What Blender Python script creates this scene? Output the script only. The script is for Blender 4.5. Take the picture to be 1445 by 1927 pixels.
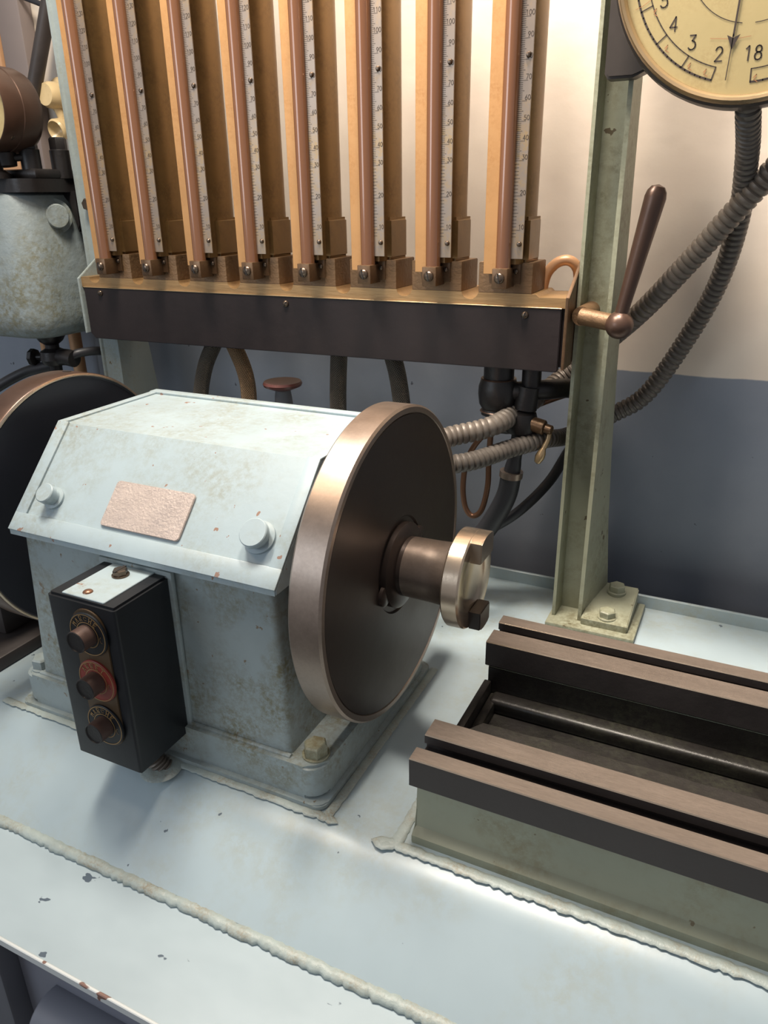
import bpy, bmesh, math, random
from mathutils import Vector, Matrix
random.seed(7)
PI = math.pi
for o in list(bpy.data.objects): bpy.data.objects.remove(o)
sc = bpy.context.scene
COL = sc.collection

# ------------------------------------------------------------------ camera
cd = bpy.data.cameras.new('camera'); cam = bpy.data.objects.new('camera', cd); COL.objects.link(cam)
cd.sensor_fit = 'VERTICAL'; cd.sensor_height = 24.0; cd.lens = 24.0*1425.0/1927.0; cd.clip_start = 0.01
RT = Vector((0.8999, 0.4360, -0.0142)); DN = Vector((0.1552, -0.3504, -0.9237)); FW = Vector((-0.4077, 0.8289, -0.3830))
FW.normalize(); RT = (RT - FW*RT.dot(FW)).normalized(); UP = RT.cross(FW)
m = Matrix((RT, UP, -FW)).transposed().to_4x4(); m.translation = Vector((0, 0, 1.5))
cam.matrix_world = m
sc.camera = cam

# ------------------------------------------------------------------ light and exposure
w = bpy.data.worlds.new('world'); sc.world = w; w.use_nodes = True
w.node_tree.nodes['Background'].inputs[0].default_value = (0.92, 0.94, 1.0, 1)
w.node_tree.nodes['Background'].inputs[1].default_value = 0.30
def area(name, loc, target, size, power, color, sy=None, spread=180):
    l = bpy.data.lights.new(name, 'AREA'); l.energy = power; l.color = color; l.size = size
    l.spread = math.radians(spread)
    if sy: l.shape = 'RECTANGLE'; l.size_y = sy
    o = bpy.data.objects.new(name, l); COL.objects.link(o); o.location = loc
    o.rotation_euler = (Vector(target)-Vector(loc)).to_track_quat('-Z', 'Y').to_euler()
    return o
area('lamp_over_bench', (-0.80, 0.66, 2.45), (-0.5, 0.9, 0.9), 0.40, 23, (1.0, 0.92, 0.80), 0.25)
area('lamp_on_gauges', (-0.95, 0.30, 2.15), (-0.6, 1.2, 1.5), 0.22, 2.5, (1.0, 0.76, 0.52), 0.2)
area('lamp_over_frame', (-0.34, 0.80, 2.70), (0.02, 1.3, 1.55), 0.30, 17, (1.0, 0.88, 0.76), 0.15, 95)
area('window_light', (-1.9, -1.5, 1.9), (-0.5, 0.6, 0.9), 1.3, 14, (0.76, 0.88, 1.0), 1.0)
sc.view_settings.view_transform = 'Standard'; sc.view_settings.look = 'None'
sc.view_settings.gamma = 1.0; sc.view_settings.use_curve_mapping = False
sc.view_settings.exposure = 0.12

# ------------------------------------------------------------------ materials
def s2l(c):
    return tuple(((v/255.0)/12.92 if v/255.0 <= 0.04045 else (((v/255.0)+0.055)/1.055)**2.4) for v in c)
def mat(name, col, rough=0.5, metal=0.0, var=0.12, vscale=6.0, bump=0.0, bscale=60.0, chips=None, dirt=None, fine=0.0, stretch=(1, 1, 1), spec=0.5, coat=0.0):
    m = bpy.data.materials.new(name); m.use_nodes = True; nt = m.node_tree; N = nt.nodes; L = nt.links
    bs = N['Principled BSDF']
    tc = N.new('ShaderNodeTexCoord'); mp = N.new('ShaderNodeMapping'); mp.inputs['Scale'].default_value = stretch
    L.new(tc.outputs['Object'], mp.inputs['Vector']); vec = mp.outputs['Vector']
    c = s2l(col)
    def noise(scale, detail=4, rough=0.6):
        n = N.new('ShaderNodeTexNoise'); n.inputs['Scale'].default_value = scale
        n.inputs['Detail'].default_value = detail; n.inputs['Roughness'].default_value = rough
        L.new(vec, n.inputs['Vector']); return n.outputs['Fac']
    def ramp(fac, a, b):
        r = N.new('ShaderNodeMapRange'); r.inputs['From Min'].default_value = a; r.inputs['From Max'].default_value = b
        L.new(fac, r.inputs['Value']); return r.outputs['Result']
    def mix(fac, a, b):
        x = N.new('ShaderNodeMix'); x.data_type = 'RGBA'
        if isinstance(fac, float): x.inputs[0].default_value = fac
        else: L.new(fac, x.inputs[0])
        for k, v in ((6, a), (7, b)):
            if isinstance(v, tuple): x.inputs[k].default_value = v+(1,)
            else: L.new(v, x.inputs[k])
        return x.outputs[2]
    dk = tuple(v*(1-var) for v in c); lt = tuple(min(1, v*(1+var)) for v in c)
    out = mix(ramp(noise(vscale), 0.3, 0.7), dk, lt)
    if fine: out = mix(ramp(noise(220, 3, 0.7), 0.35, 0.65), mix(fine, out, tuple(v*0.45 for v in c)), out)
    if dirt:
        dcol, amt, dsc = dirt
        f1 = ramp(noise(dsc, 5, 0.65), 0.44, 0.66); f2 = ramp(noise(dsc*14, 5, 0.75), 0.38, 0.60)
        mu = N.new('ShaderNodeMath'); mu.operation = 'MULTIPLY'; L.new(f1, mu.inputs[0]); L.new(f2, mu.inputs[1])
        m2 = N.new('ShaderNodeMath'); m2.operation = 'MULTIPLY'; L.new(mu.outputs[0], m2.inputs[0]); m2.inputs[1].default_value = amt
        out = mix(m2.outputs[0], out, s2l(dcol))
    rgh = None
    if chips:
        ccol, thr, csc = chips
        f = ramp(noise(csc, 3, 0.55), thr, thr+0.012); out = mix(f, out, s2l(ccol))
    L.new(out, bs.inputs['Base Color'])
    bs.inputs['Roughness'].default_value = rough
    rr = ramp(noise(vscale*4), 0.2, 0.8); mm = N.new('ShaderNodeMath'); mm.operation = 'MULTIPLY_ADD'
    L.new(rr, mm.inputs[0]); mm.inputs[1].default_value = rough*0.35; mm.inputs[2].default_value = rough*0.82
    L.new(mm.outputs[0], bs.inputs['Roughness'])
    bs.inputs['Metallic'].default_value = metal
    bs.inputs['Specular IOR Level'].default_value = spec
    if coat: bs.inputs['Coat Weight'].default_value = coat; bs.inputs['Coat Roughness'].default_value = 0.15
    if bump:
        b = N.new('ShaderNodeBump'); b.inputs['Strength'].default_value = bump; b.inputs['Distance'].default_value = 0.002
        L.new(noise(bscale, 5, 0.6), b.inputs['Height']); L.new(b.outputs['Normal'], bs.inputs['Normal'])
    return m
DIRT = (128, 120, 88); CHIP = (88, 98, 106)
M = {}
M['bench'] = mat('bench_paint', (160, 175, 181), 0.33, var=0.06, vscale=4, bump=0.10, bscale=25, chips=(CHIP, 0.715, 42), dirt=((150, 146, 120), 0.5, 5))
M['head'] = mat('headstock_paint', (146, 157, 158), 0.42, var=0.07, bump=0.28, bscale=110, chips=((120, 108, 92), 0.70, 70), dirt=((112, 106, 76), 0.95, 9))
M['cover'] = mat('cover_paint', (158, 173, 179), 0.36, var=0.05, bump=0.12, bscale=70, chips=((140, 112, 98), 0.70, 60), dirt=((130, 126, 100), 0.55, 9))
M['tray'] = mat('tray_paint', (168, 182, 188), 0.34, var=0.05, bump=0.06, bscale=20, chips=((84, 96, 108), 0.685, 30), stretch=(0.8, 1.4, 1))
M['olive'] = mat('post_paint', (144, 146, 126), 0.45, var=0.12, bump=0.2, bscale=60, chips=((86, 76, 56), 0.70, 50), dirt=((88, 80, 50), 0.8, 7))
M['pale_post'] = mat('pale_post_paint', (138, 148, 148), 0.5, var=0.08, bump=0.4, bscale=70, chips=((104, 92, 70), 0.72, 50), dirt=(DIRT, 0.5, 14))
M['tank'] = mat('tank_paint', (134, 144, 146), 0.5, var=0.08, bump=0.8, bscale=60, dirt=((106, 100, 66), 0.9, 6))
M['bead'] = mat('sealing_bead', (160, 170, 166), 0.45, var=0.08, vscale=30, bump=0.6, bscale=120, dirt=((140, 122, 92), 0.7, 22))
M['steel'] = mat('turned_steel', (150, 134, 122), 0.34, 0.8, var=0.10, vscale=9, bump=0.02, bscale=200, fine=0.2)
M['steel_edge'] = mat('polished_steel', (190, 172, 152), 0.24, 0.9, var=0.08, bump=0.05, bscale=150)
M['dark_face'] = mat('dark_disc_face', (62, 52, 47), 0.36, 0.55, var=0.12, vscale=4, bump=0.05, bscale=90)
M['left_face'] = mat('left_disc_face', (48, 50, 58), 0.40, 0.35, var=0.1, vscale=4, bump=0.05, bscale=90)
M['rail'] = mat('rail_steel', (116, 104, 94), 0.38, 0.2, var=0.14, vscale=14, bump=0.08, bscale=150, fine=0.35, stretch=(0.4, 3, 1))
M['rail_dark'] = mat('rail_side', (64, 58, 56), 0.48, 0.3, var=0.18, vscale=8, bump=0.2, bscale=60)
M['trough'] = mat('trough_casting', (30, 27, 25), 0.42, 0.15, var=0.25, vscale=9, bump=0.5, bscale=40, dirt=((70, 72, 56), 0.4, 8))
M['railbase'] = mat('rail_base_paint', (144, 146, 126), 0.45, var=0.09, bump=0.25, bscale=60, chips=((112, 102, 80), 0.70, 46), dirt=((120, 108, 78), 1.0, 7))
M['brass_bar'] = mat('brass_bar', (160, 128, 88), 0.40, 0.55, var=0.15, vscale=12, bump=0.2, bscale=80, stretch=(0.3, 2, 3), dirt=((108, 76, 48), 0.4, 20))
M['brass_body'] = mat('brass_body', (122, 94, 58), 0.34, 0.7, var=0.12, vscale=5, bump=0.04, bscale=40, dirt=((84, 64, 42), 0.7, 9))
M['brass_face'] = mat('brass_face', (178, 134, 86), 0.45, 0.25, var=0.08, vscale=10, bump=0.05, bscale=60, chips=((92, 64, 44), 0.72, 70), dirt=((150, 100, 50), 0.6, 14))
M['amber'] = mat('amber_tube', (122, 82, 56), 0.14, 0.2, var=0.07, vscale=6, spec=0.7, coat=0.8, stretch=(3, 3, 0.2))
M['scale'] = mat('scale_steel', (142, 128, 116), 0.34, 0.6, var=0.08, vscale=14, dirt=((168, 134, 78), 0.8, 14))
M['ink'] = mat('engraved_ink', (58, 46, 38), 0.6)
M['bronze'] = mat('bronze_block', (104, 80, 58), 0.36, 0.55, var=0.15, vscale=20, bump=0.25, bscale=120, fine=0.3)
M['block_side'] = mat('bronze_casting', (112, 86, 60), 0.46, 0.4, var=0.18, vscale=22, bump=0.5, bscale=150)
M['screw'] = mat('screw_steel', (104, 90, 78), 0.28, 0.85, var=0.1)
M['slot'] = mat('screw_slot', (26, 22, 20), 0.7)
M['blackbar'] = mat('black_enamel', (34, 27, 27), 0.5, 0.0, var=0.2, vscale=7, bump=0.15, bscale=60, chips=((110, 98, 88), 0.76, 60), spec=0.3)
M['black'] = mat('black_iron', (34, 31, 31), 0.42, 0.25, var=0.15, bump=0.3, bscale=90)
M['bakelite'] = mat('black_bakelite', (24, 26, 30), 0.40, 0.0, var=0.12, bump=0.05, bscale=80, spec=0.35)
M['bronze_dark'] = mat('dark_bronze', (84, 64, 54), 0.34, 0.5, var=0.15, vscale=8, bump=0.10, bscale=60)
M['plate'] = mat('worn_nameplate', (180, 166, 158), 0.45, 0.2, var=0.10, vscale=30, bump=0.7, bscale=260, dirt=((150, 140, 138), 0.6, 20))
M['conduit'] = mat('conduit_steel', (108, 100, 92), 0.48, 0.3, var=0.15, vscale=30, bump=0.1, bscale=80)
M['conduit_dark'] = mat('conduit_dark_steel', (92, 86, 80), 0.46, 0.3, var=0.15, vscale=30, bump=0.1, bscale=80)
M['rubber'] = mat('black_rubber', (38, 38, 42), 0.5, var=0.1)
M['copper'] = mat('copper_tube', (128, 94, 74), 0.32, 0.6, var=0.1)
M['copper_lit'] = mat('lit_copper', (190, 146, 108), 0.42, 0.3, var=0.1)  # brighter copy of copper, lit look put into the colour
M['maroon'] = mat('maroon_bakelite', (92, 56, 52), 0.3, var=0.1)
M['cabinet'] = mat('cabinet_paint', (124, 126, 136), 0.5, var=0.05, bump=0.05, bscale=30)
M['cabinet_dark'] = mat('cabinet_frame_paint', (96, 98, 104), 0.5, var=0.05)
M['edge'] = mat('chipped_edge_paint', (205, 208, 206), 0.5, var=0.04, chips=((124, 92, 80), 0.60, 22))
M['dial'] = mat('dial_enamel', (184, 166, 118), 0.5, var=0.06, vscale=14, dirt=((150, 122, 76), 0.55, 14))
M['casing'] = mat('gauge_casing', (54, 48, 44), 0.4, 0.3, var=0.1)
M['bezel'] = mat('bezel_brass', (170, 146, 112), 0.3, 0.7, var=0.1)
M['redink'] = mat('red_ink', (170, 118, 80), 0.6)
M['gold'] = mat('gold_lettering', (156, 124, 80), 0.5, 0.2)
M['redplate'] = mat('red_ring_plate', (124, 44, 34), 0.45, var=0.12, vscale=30)
M['brownplate'] = mat('brown_label', (78, 60, 40), 0.45, 0.2, var=0.15, vscale=20)
M['button'] = mat('button_sleeve', (84, 66, 60), 0.38, 0.3, var=0.12, vscale=40)
M['trunk'] = mat('trunking_paint', (128, 116, 112), 0.6, var=0.06)
M['tan'] = mat('tan_wood', (190, 146, 108), 0.6, var=0.08)
M['cream_china'] = mat('cream_china', (206, 182, 138), 0.3, var=0.12, vscale=20)
M['floor'] = mat('concrete', (110, 108, 104), 0.8, var=0.1, bump=0.4, bscale=30)

def wall_mat():
    m = bpy.data.materials.new('two_tone_wall_paint'); m.use_nodes = True; nt = m.node_tree; N = nt.nodes; L = nt.links
    bs = N['Principled BSDF']; bs.inputs['Roughness'].default_value = 0.62
    g = N.new('ShaderNodeNewGeometry'); sp = N.new('ShaderNodeSeparateXYZ'); L.new(g.outputs['Position'], sp.inputs[0])
    n = N.new('ShaderNodeTexNoise'); n.inputs['Scale'].default_value = 14; n.inputs['Detail'].default_value = 6; L.new(g.outputs['Position'], n.inputs['Vector'])
    n2 = N.new('ShaderNodeTexNoise'); n2.inputs['Scale'].default_value = 34; n2.inputs['Detail'].default_value = 3; L.new(g.outputs['Position'], n2.inputs['Vector'])
    ma = N.new('ShaderNodeMath'); ma.operation = 'MULTIPLY_ADD'; L.new(n.outputs['Fac'], ma.inputs[0]); ma.inputs[1].default_value = 0.008; L.new(sp.outputs['Z'], ma.inputs[2])
    st = N.new('ShaderNodeMapRange'); st.inputs['From Min'].default_value = 1.2325; st.inputs['From Max'].default_value = 1.2345; L.new(ma.outputs[0], st.inputs['Value'])
    def mx(f, a, b):
        x = N.new('ShaderNodeMix'); x.data_type = 'RGBA'; L.new(f, x.inputs[0])
        for k, v in ((6, a), (7, b)):
            if isinstance(v, tuple): x.inputs[k].default_value = v+(1,)
            else: L.new(v, x.inputs[k])
        return x.outputs[2]
    up = mx(n.outputs['Fac'], s2l((208, 194, 180)), s2l((224, 212, 196)))
    lo = mx(n.outputs['Fac'], s2l((118, 124, 136)), s2l((132, 138, 148)))
    ch = N.new('ShaderNodeMapRange'); ch.inputs['From Min'].default_value = 0.725; ch.inputs['From Max'].default_value = 0.74; L.new(n2.outputs['Fac'], ch.inputs['Value'])
    lo = mx(ch.outputs['Result'], lo, s2l((72, 76, 84)))
    L.new(mx(st.outputs['Result'], lo, up), bs.inputs['Base Color'])
    b = N.new('ShaderNodeBump'); b.inputs['Strength'].default_value = 0.5; b.inputs['Distance'].default_value = 0.004
    L.new(n.outputs['Fac'], b.inputs['Height']); L.new(b.outputs['Normal'], bs.inputs['Normal'])
    return m
M['wall'] = wall_mat()
def braid_mat(ca, cb):
    m = mat('braided_sheath', (92, 84, 76), 0.45, 0.35, var=0.1); nt = m.node_tree; N = nt.nodes; L = nt.links; bs = N['Principled BSDF']
    uv = N.new('ShaderNodeUVMap'); outs = []
    for s in (1, -1):
        mp = N.new('ShaderNodeMapping'); mp.inputs['Rotation'].default_value = (0, 0, s*PI/4); L.new(uv.outputs[0], mp.inputs['Vector'])
        wv = N.new('ShaderNodeTexWave'); wv.inputs['Scale'].default_value = 5.0; L.new(mp.outputs[0], wv.inputs['Vector']); outs.append(wv.outputs['Fac'])
    mu = N.new('ShaderNodeMath'); mu.operation = 'MAXIMUM'; L.new(outs[0], mu.inputs[0]); L.new(outs[1], mu.inputs[1])
    b = N.new('ShaderNodeBump'); b.inputs['Strength'].default_value = 0.9; b.inputs['Distance'].default_value = 0.003
    L.new(mu.outputs[0], b.inputs['Height']); L.new(b.outputs['Normal'], bs.inputs['Normal'])
    x = N.new('ShaderNodeMix'); x.data_type = 'RGBA'; L.new(mu.outputs[0], x.inputs[0])
    x.inputs[6].default_value = s2l(ca)+(1,); x.inputs[7].default_value = s2l(cb)+(1,); L.new(x.outputs[2], bs.inputs['Base Color'])
    return m
M['braid'] = braid_mat((40, 38, 38), (98, 90, 80)); M['braid_tan'] = braid_mat((78, 60, 44), (158, 128, 96))
def glass_mat():
    m = bpy.data.materials.new('dial_glass'); m.use_nodes = True; nt = m.node_tree; N = nt.nodes; L = nt.links
    N.remove(N['Principled BSDF']); t = N.new('ShaderNodeBsdfTransparent'); g = N.new('ShaderNodeBsdfGlossy'); g.inputs['Roughness'].default_value = 0.03
    f = N.new('ShaderNodeLayerWeight'); pw = N.new('ShaderNodeMath'); pw.operation = 'POWER'; pw.inputs[1].default_value = 5.0
    L.new(f.outputs['Facing'], pw.inputs[0]); ad = N.new('ShaderNodeMath'); ad.operation = 'ADD'; ad.inputs[1].default_value = 0.03; L.new(pw.outputs[0], ad.inputs[0])
    mx = N.new('ShaderNodeMixShader'); L.new(ad.outputs[0], mx.inputs[0]); L.new(t.outputs[0], mx.inputs[1]); L.new(g.outputs[0], mx.inputs[2]); L.new(mx.outputs[0], N['Material Output'].inputs[0])
    return m
M['glass'] = glass_mat()

# ------------------------------------------------------------------ mesh helpers
class MB:
    def __init__(s): s.bm = bmesh.new(); s.mi = 0; s.uv = s.bm.loops.layers.uv.new('UVMap')
    def m(s, i): s.mi = i; return s
    def _new(s, fs):
        for f in fs: f.material_index = s.mi; f.smooth = True
    def box(s, x0, x1, y0, y1, z0, z1, bev=0.0, seg=2, mtx=None):
        r = bmesh.ops.create_cube(s.bm, size=1.0); vs = r['verts']
        for v in vs:
            v.co = Vector(((x0+x1)/2+v.co.x*(x1-x0), (y0+y1)/2+v.co.y*(y1-y0), (z0+z1)/2+v.co.z*(z1-z0)))
        fs = set(f for v in vs for f in v.link_faces)
        if bev:
            es = list(set(e for v in vs for e in v.link_edges))
            rr = bmesh.ops.bevel(s.bm, geom=es, offset=bev, segments=seg, affect='EDGES', profile=0.5)
            fs = set(rr['faces'])
            stack = list(fs); fs = set(stack)
            while stack:
                f = stack.pop()
                for e in f.edges:
                    for g in e.link_faces:
                        if g not in fs: fs.add(g); stack.append(g)
            vs = list(set(v for f in fs for v in f.verts))
        s._new(fs)
        if mtx:
            for v in vs: v.co = mtx @ v.co
        return s
    def prism(s, pts, a, b, fn, bev=0.0):
        """pts: closed 2D outline; fn(p, q, t) -> point; from t=a to t=b"""
        A = [s.bm.verts.new(fn(p[0], p[1], a)) for p in pts]; B = [s.bm.verts.new(fn(p[0], p[1], b)) for p in pts]
        n = len(pts); fs = [s.bm.faces.new(A[::-1]), s.bm.faces.new(B)]
        for i in range(n): fs.append(s.bm.faces.new((A[i], A[(i+1) % n], B[(i+1) % n], B[i])))
        s._new(fs)
        if bev:
            es = [e for f in fs[:2] for e in f.edges]
            r = bmesh.ops.bevel(s.bm, geom=es, offset=bev, segments=2, affect='EDGES'); s._new(r['faces'])
        return s
    def lathe(s, prof, c, ax, n=32, close=True):
        """prof: list of (radius, distance along ax)"""
        ax = Vector(ax).normalized(); u = ax.orthogonal().normalized(); v = ax.cross(u); c = Vector(c); rings = []; fs = []
        for r, d in prof:
            if r < 1e-6: rings.append([s.bm.verts.new(c+ax*d)])
            else: rings.append([s.bm.verts.new(c+ax*d+(u*math.cos(2*PI*k/n)+v*math.sin(2*PI*k/n))*r) for k in range(n)])
        for A, B in zip(rings, rings[1:]):
            for k in range(n):
                k2 = (k+1) % n
                if len(A) == 1 and len(B) == 1: continue
                if len(A) == 1: fs.append(s.bm.faces.new((A[0], B[k2], B[k])))
                elif len(B) == 1: fs.append(s.bm.faces.new((A[k], A[k2], B[0])))
                else: fs.append(s.bm.faces.new((A[k], A[k2], B[k2], B[k])))
        if close:
            if len(rings[0]) > 1: fs.append(s.bm.faces.new(rings[0][::-1]))
            if len(rings[-1]) > 1: fs.append(s.bm.faces.new(rings[-1]))
        s._new(fs); return s
    def cyl(s, a, b, r, r2=None, n=24, ch=0.0):
        a = Vector(a); b = Vector(b); L = (b-a).length; r2 = r if r2 is None else r2
        p = [(r, 0), (r2, L)] if not ch else [(r-ch, 0), (r, ch), (r2, L-ch), (r2-ch, L)]
        return s.lathe(p, a, b-a, n)
    def hexa(s, c, ax, r, h, ch=0.15, n=6, rot=0.0):
        ax = Vector(ax).normalized(); u = ax.orthogonal().normalized(); u = Matrix.Rotation(rot, 3, ax) @ u; v = ax.cross(u); c = Vector(c)
        def ring(rr, d): return [s.bm.verts.new(c+ax*d+(u*math.cos(2*PI*k/n)+v*math.sin(2*PI*k/n))*rr) for k in range(n)]
        R0 = ring(r, 0); R1 = ring(r, h*(1-ch)); R2 = ring(r*0.86, h); fs = [s.bm.faces.new(R0[::-1]), s.bm.faces.new(R2)]
        for A, B in ((R0, R1), (R1, R2)):
            for k in range(n): fs.append(s.bm.faces.new((A[k], A[(k+1) % n], B[(k+1) % n], B[k])))
        s._new(fs); return s
    def tube(s, pts, rad, n=16, sub=6, caps=True):
        """sweep along a smooth curve; rad is a number or fn(distance)"""
        P = spline(pts, sub); d = 0; dist = [0]
        for a, b in zip(P, P[1:]): d += (b-a).length; dist.append(d)
        t0 = (P[1]-P[0]).normalized(); u = t0.orthogonal().normalized(); rings = []
        for i, p in enumerate(P):
            t = ((P[min(i+1, len(P)-1)]-P[max(i-1, 0)])).normalized(); u = (u-t*u.dot(t)).normalized(); v = t.cross(u)
            r = rad(dist[i]) if callable(rad) else rad
            rings.append([s.bm.verts.new(p+(u*math.cos(2*PI*k/n)+v*math.sin(2*PI*k/n))*r) for k in range(n)])
        fs = []
        R = rad(0) if callable(rad) else rad
        for i in range(len(rings)-1):
            A, B = rings[i], rings[i+1]
            for k in range(n):
                f = s.bm.faces.new((A[k], A[(k+1) % n], B[(k+1) % n], B[k])); fs.append(f)
                for lp, (a, b) in zip(f.loops, ((k, i), (k+1, i), (k+1, i+1), (k, i+1))):
                    lp[s.uv].uv = (a/n*2, dist[b]/(2*PI*R)*2)
        if caps: fs += [s.bm.faces.new(rings[0][::-1]), s.bm.faces.new(rings[-1])]
        s._new(fs); return s
    def dome(s, c, ax, r, h, n=16):
        return s.lathe([(r*math.cos(a), h*math.sin(a)) for a in [0, .35, .7, 1.05, 1.35]]+[(0, h)], c, ax, n, close=False)
    def screw(s, c, ax, r, h, ang=0.6, slot=1):
        s.m(0).lathe([(r, 0)]+[(r*math.cos(a), h*0.3+h*0.7*math.sin(a)) for a in [0, .4, .8, 1.2]]+[(0, h)], c, ax, 18, close=False)
        ax = Vector(ax).normalized(); u = ax.orthogonal().normalized(); u = Matrix.Rotation(ang, 3, ax) @ u; v = ax.cross(u)
        mt = Matrix((u, v, ax)).transposed().to_4x4(); mt.translation = Vector(c)
        s.m(slot).box(-r*0.9, r*0.9, -r*0.13, r*0.13, 0, h*1.02, mtx=mt); s.m(0); return s
    def stroke(s, pl, w, fn, d=0.0003):
        """flat pen strokes: pl is a list of 2D polylines; fn(a, b) -> point"""
        fs = []
        for line in pl:
            for (a, b), (c, e) in zip(line, line[1:]):
                dx, dy = c-a, e-b; L = math.hypot(dx, dy)
                if L < 1e-9: continue
                nx, ny = -dy/L*w/2, dx/L*w/2; ex, ey = dx/L*w*0.3, dy/L*w*0.3
                q = [(a+nx-ex, b+ny-ey), (a-nx-ex, b-ny-ey), (c-nx+ex, e-ny+ey), (c+nx+ex, e+ny+ey)]
                fs.append(s.bm.faces.new([s.bm.verts.new(fn(*p)) for p in q]))
        s._new(fs); return s
    def done(s, name, mats, parent=None, sharp=35):
        me = bpy.data.meshes.new(name)
        bmesh.ops.recalc_face_normals(s.bm, faces=s.bm.faces)
        if parent is not None:
            off = parent_world(parent)
            for v in s.bm.verts: v.co -= off
        s.bm.to_mesh(me); s.bm.free()
        for mm in (mats if isinstance(mats, (list, tuple)) else [mats]): me.materials.append(M[mm])
        me.set_sharp_from_angle(angle=math.radians(sharp))
        o = bpy.data.objects.new(name, me); COL.objects.link(o)
        if parent is not None: o.parent = parent
        return o
def parent_world(p):
    v = Vector((0, 0, 0))
    while p is not None: v = v+p.location; p = p.parent
    return v
def spline(pts, sub):
    P = [Vector(p) for p in pts]
    if sub <= 1: return P
    P = [P[0]*2-P[1]]+P+[P[-1]*2-P[-2]]; out = []
    for i in range(1, len(P)-2):
        a, b, c, d = P[i-1:i+3]
        for k in range(sub):
            t = k/sub; out.append(0.5*((2*b)+(c-a)*t+(2*a-5*b+4*c-d)*t*t+(3*b-a-3*c+d)*t**3))
    out.append(P[-2]); return out
def resample(pts, step):
    P = spline(pts, 14); L = [0]
    for a, b in zip(P, P[1:]): L.append(L[-1]+(b-a).length)
    n = max(2, int(L[-1]/step)); out = []; j = 0
    for i in range(n+1):
        d = L[-1]*i/n
        while j < len(L)-2 and L[j+1] < d: j += 1
        t = (d-L[j])/max(1e-9, L[j+1]-L[j]); out.append(P[j].lerp(P[j+1], t))
    return out
def thing(name, label, cat, loc=(0, 0, 0), group=None):
    o = bpy.data.objects.new(name, None); COL.objects.link(o); o.location = loc; o.empty_display_size = 0.02
    o['label'] = label; o['category'] = cat
    if group: o['group'] = group
    return o
def tag(o, label, cat, group=None):
    o['label'] = label; o['category'] = cat
    if group: o['group'] = group
    return o
def struct(o): o['kind'] = 'structure'; return o
XZ = lambda y: (lambda a, b: Vector((a, y, b)))
def rrect(x0, x1, y0, y1, r, seg=5, corners=(1, 1, 1, 1)):
    out = []
    for k, (cx, cy, a0) in enumerate(((x1-r, y1-r, 0), (x0+r, y1-r, PI/2), (x0+r, y0+r, PI), (x1-r, y0+r, 1.5*PI))):
        if corners[k]: out += [(cx+r*math.cos(a0+PI/2*i/seg), cy+r*math.sin(a0+PI/2*i/seg)) for i in range(seg+1)]
        else: out.append((cx+(r if k in (0, 3) else -r), cy+(r if k in (0, 1) else -r)))
    return out
def arc(cx, cy, r, a0, a1, n=8): return [(cx+r*math.cos(a0+(a1-a0)*i/n), cy+r*math.sin(a0+(a1-a0)*i/n)) for i in range(n+1)]
# a pen alphabet on a 0.6 x 1 cell
D = math.radians
GL = {
 '0': [arc(.3, .5, .3, 0, 2*PI, 14)], '1': [[(.12, .8), (.34, 1), (.34, 0)]],
 '2': [arc(.3, .72, .27, D(170), D(-30), 8)+[(.02, .0), (.6, .0)]],
 '3': [[(.08, 1), (.55, 1), (.28, .62)]+arc(.28, .31, .31, D(80), D(-150), 9)],
 '4': [[(.46, 0), (.46, 1), (.02, .28), (.62, .28)]],
 '5': [[(.54, 1), (.12, 1), (.08, .56)]+arc(.27, .32, .31, D(110), D(-150), 9)],
 '6': [[(.46, 1), (.06, .42)]+arc(.3, .29, .28, D(160), D(520), 12)],
 '7': [[(.04, 1), (.58, 1), (.2, 0)]],
 '8': [arc(.3, .75, .23, 0, 2*PI, 12), arc(.3, .27, .27, 0, 2*PI, 12)],
 '9': [[(.14, 0), (.54, .6)]+arc(.3, .7, .28, D(-20), D(-380), 12)],
 'M': [[(0, 0), (.06, 1), (.3, .35), (.54, 1), (.6, 0)]], 'A': [[(0, 0), (.3, 1), (.6, 0)], [(.12, .38), (.48, .38)]],
 'R': [[(.04, 0), (.04, 1), (.4, 1), (.56, .86), (.56, .64), (.4, .5), (.04, .5)], [(.3, .5), (.6, 0)]],
 'C': [arc(.34, .5, .34, D(50), D(310), 10)], 'H': [[(.04, 0), (.04, 1)], [(.56, 0), (.56, 1)], [(.04, .5), (.56, .5)]],
 'E': [[(.56, 1), (.06, 1), (.06, 0), (.56, 0)], [(.06, .5), (.46, .5)]], 'T': [[(0, 1), (.6, 1)], [(.3, 1), (.3, 0)]],
}
for k in '0': GL[k] = [[(x, .5+(y-.5)*1.6) for x, y in GL[k][0]]]
def word(txt, x, z, h, align='l', asp=1.0):
    adv = h*0.82*asp; W = adv*(len(txt)-1)+0.6*h*asp
    x0 = x-W if align == 'r' else (x-W/2 if align == 'c' else x); out = []
    for i, ch in enumerate(txt):
        for ln in GL[ch]: out.append([(x0+i*adv+a*h*asp, z+b*h) for a, b in ln])
    return out

# ================================================================== SETTING
b = MB(); b.box(-3.2, 2.2, 1.30, 1.42, 0, 3.0); struct(b.done('wall_back', 'wall'))
b = MB(); b.box(-3.2, 2.2, -2.2, 1.42, -0.05, 0); struct(b.done('floor', 'floor'))

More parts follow.
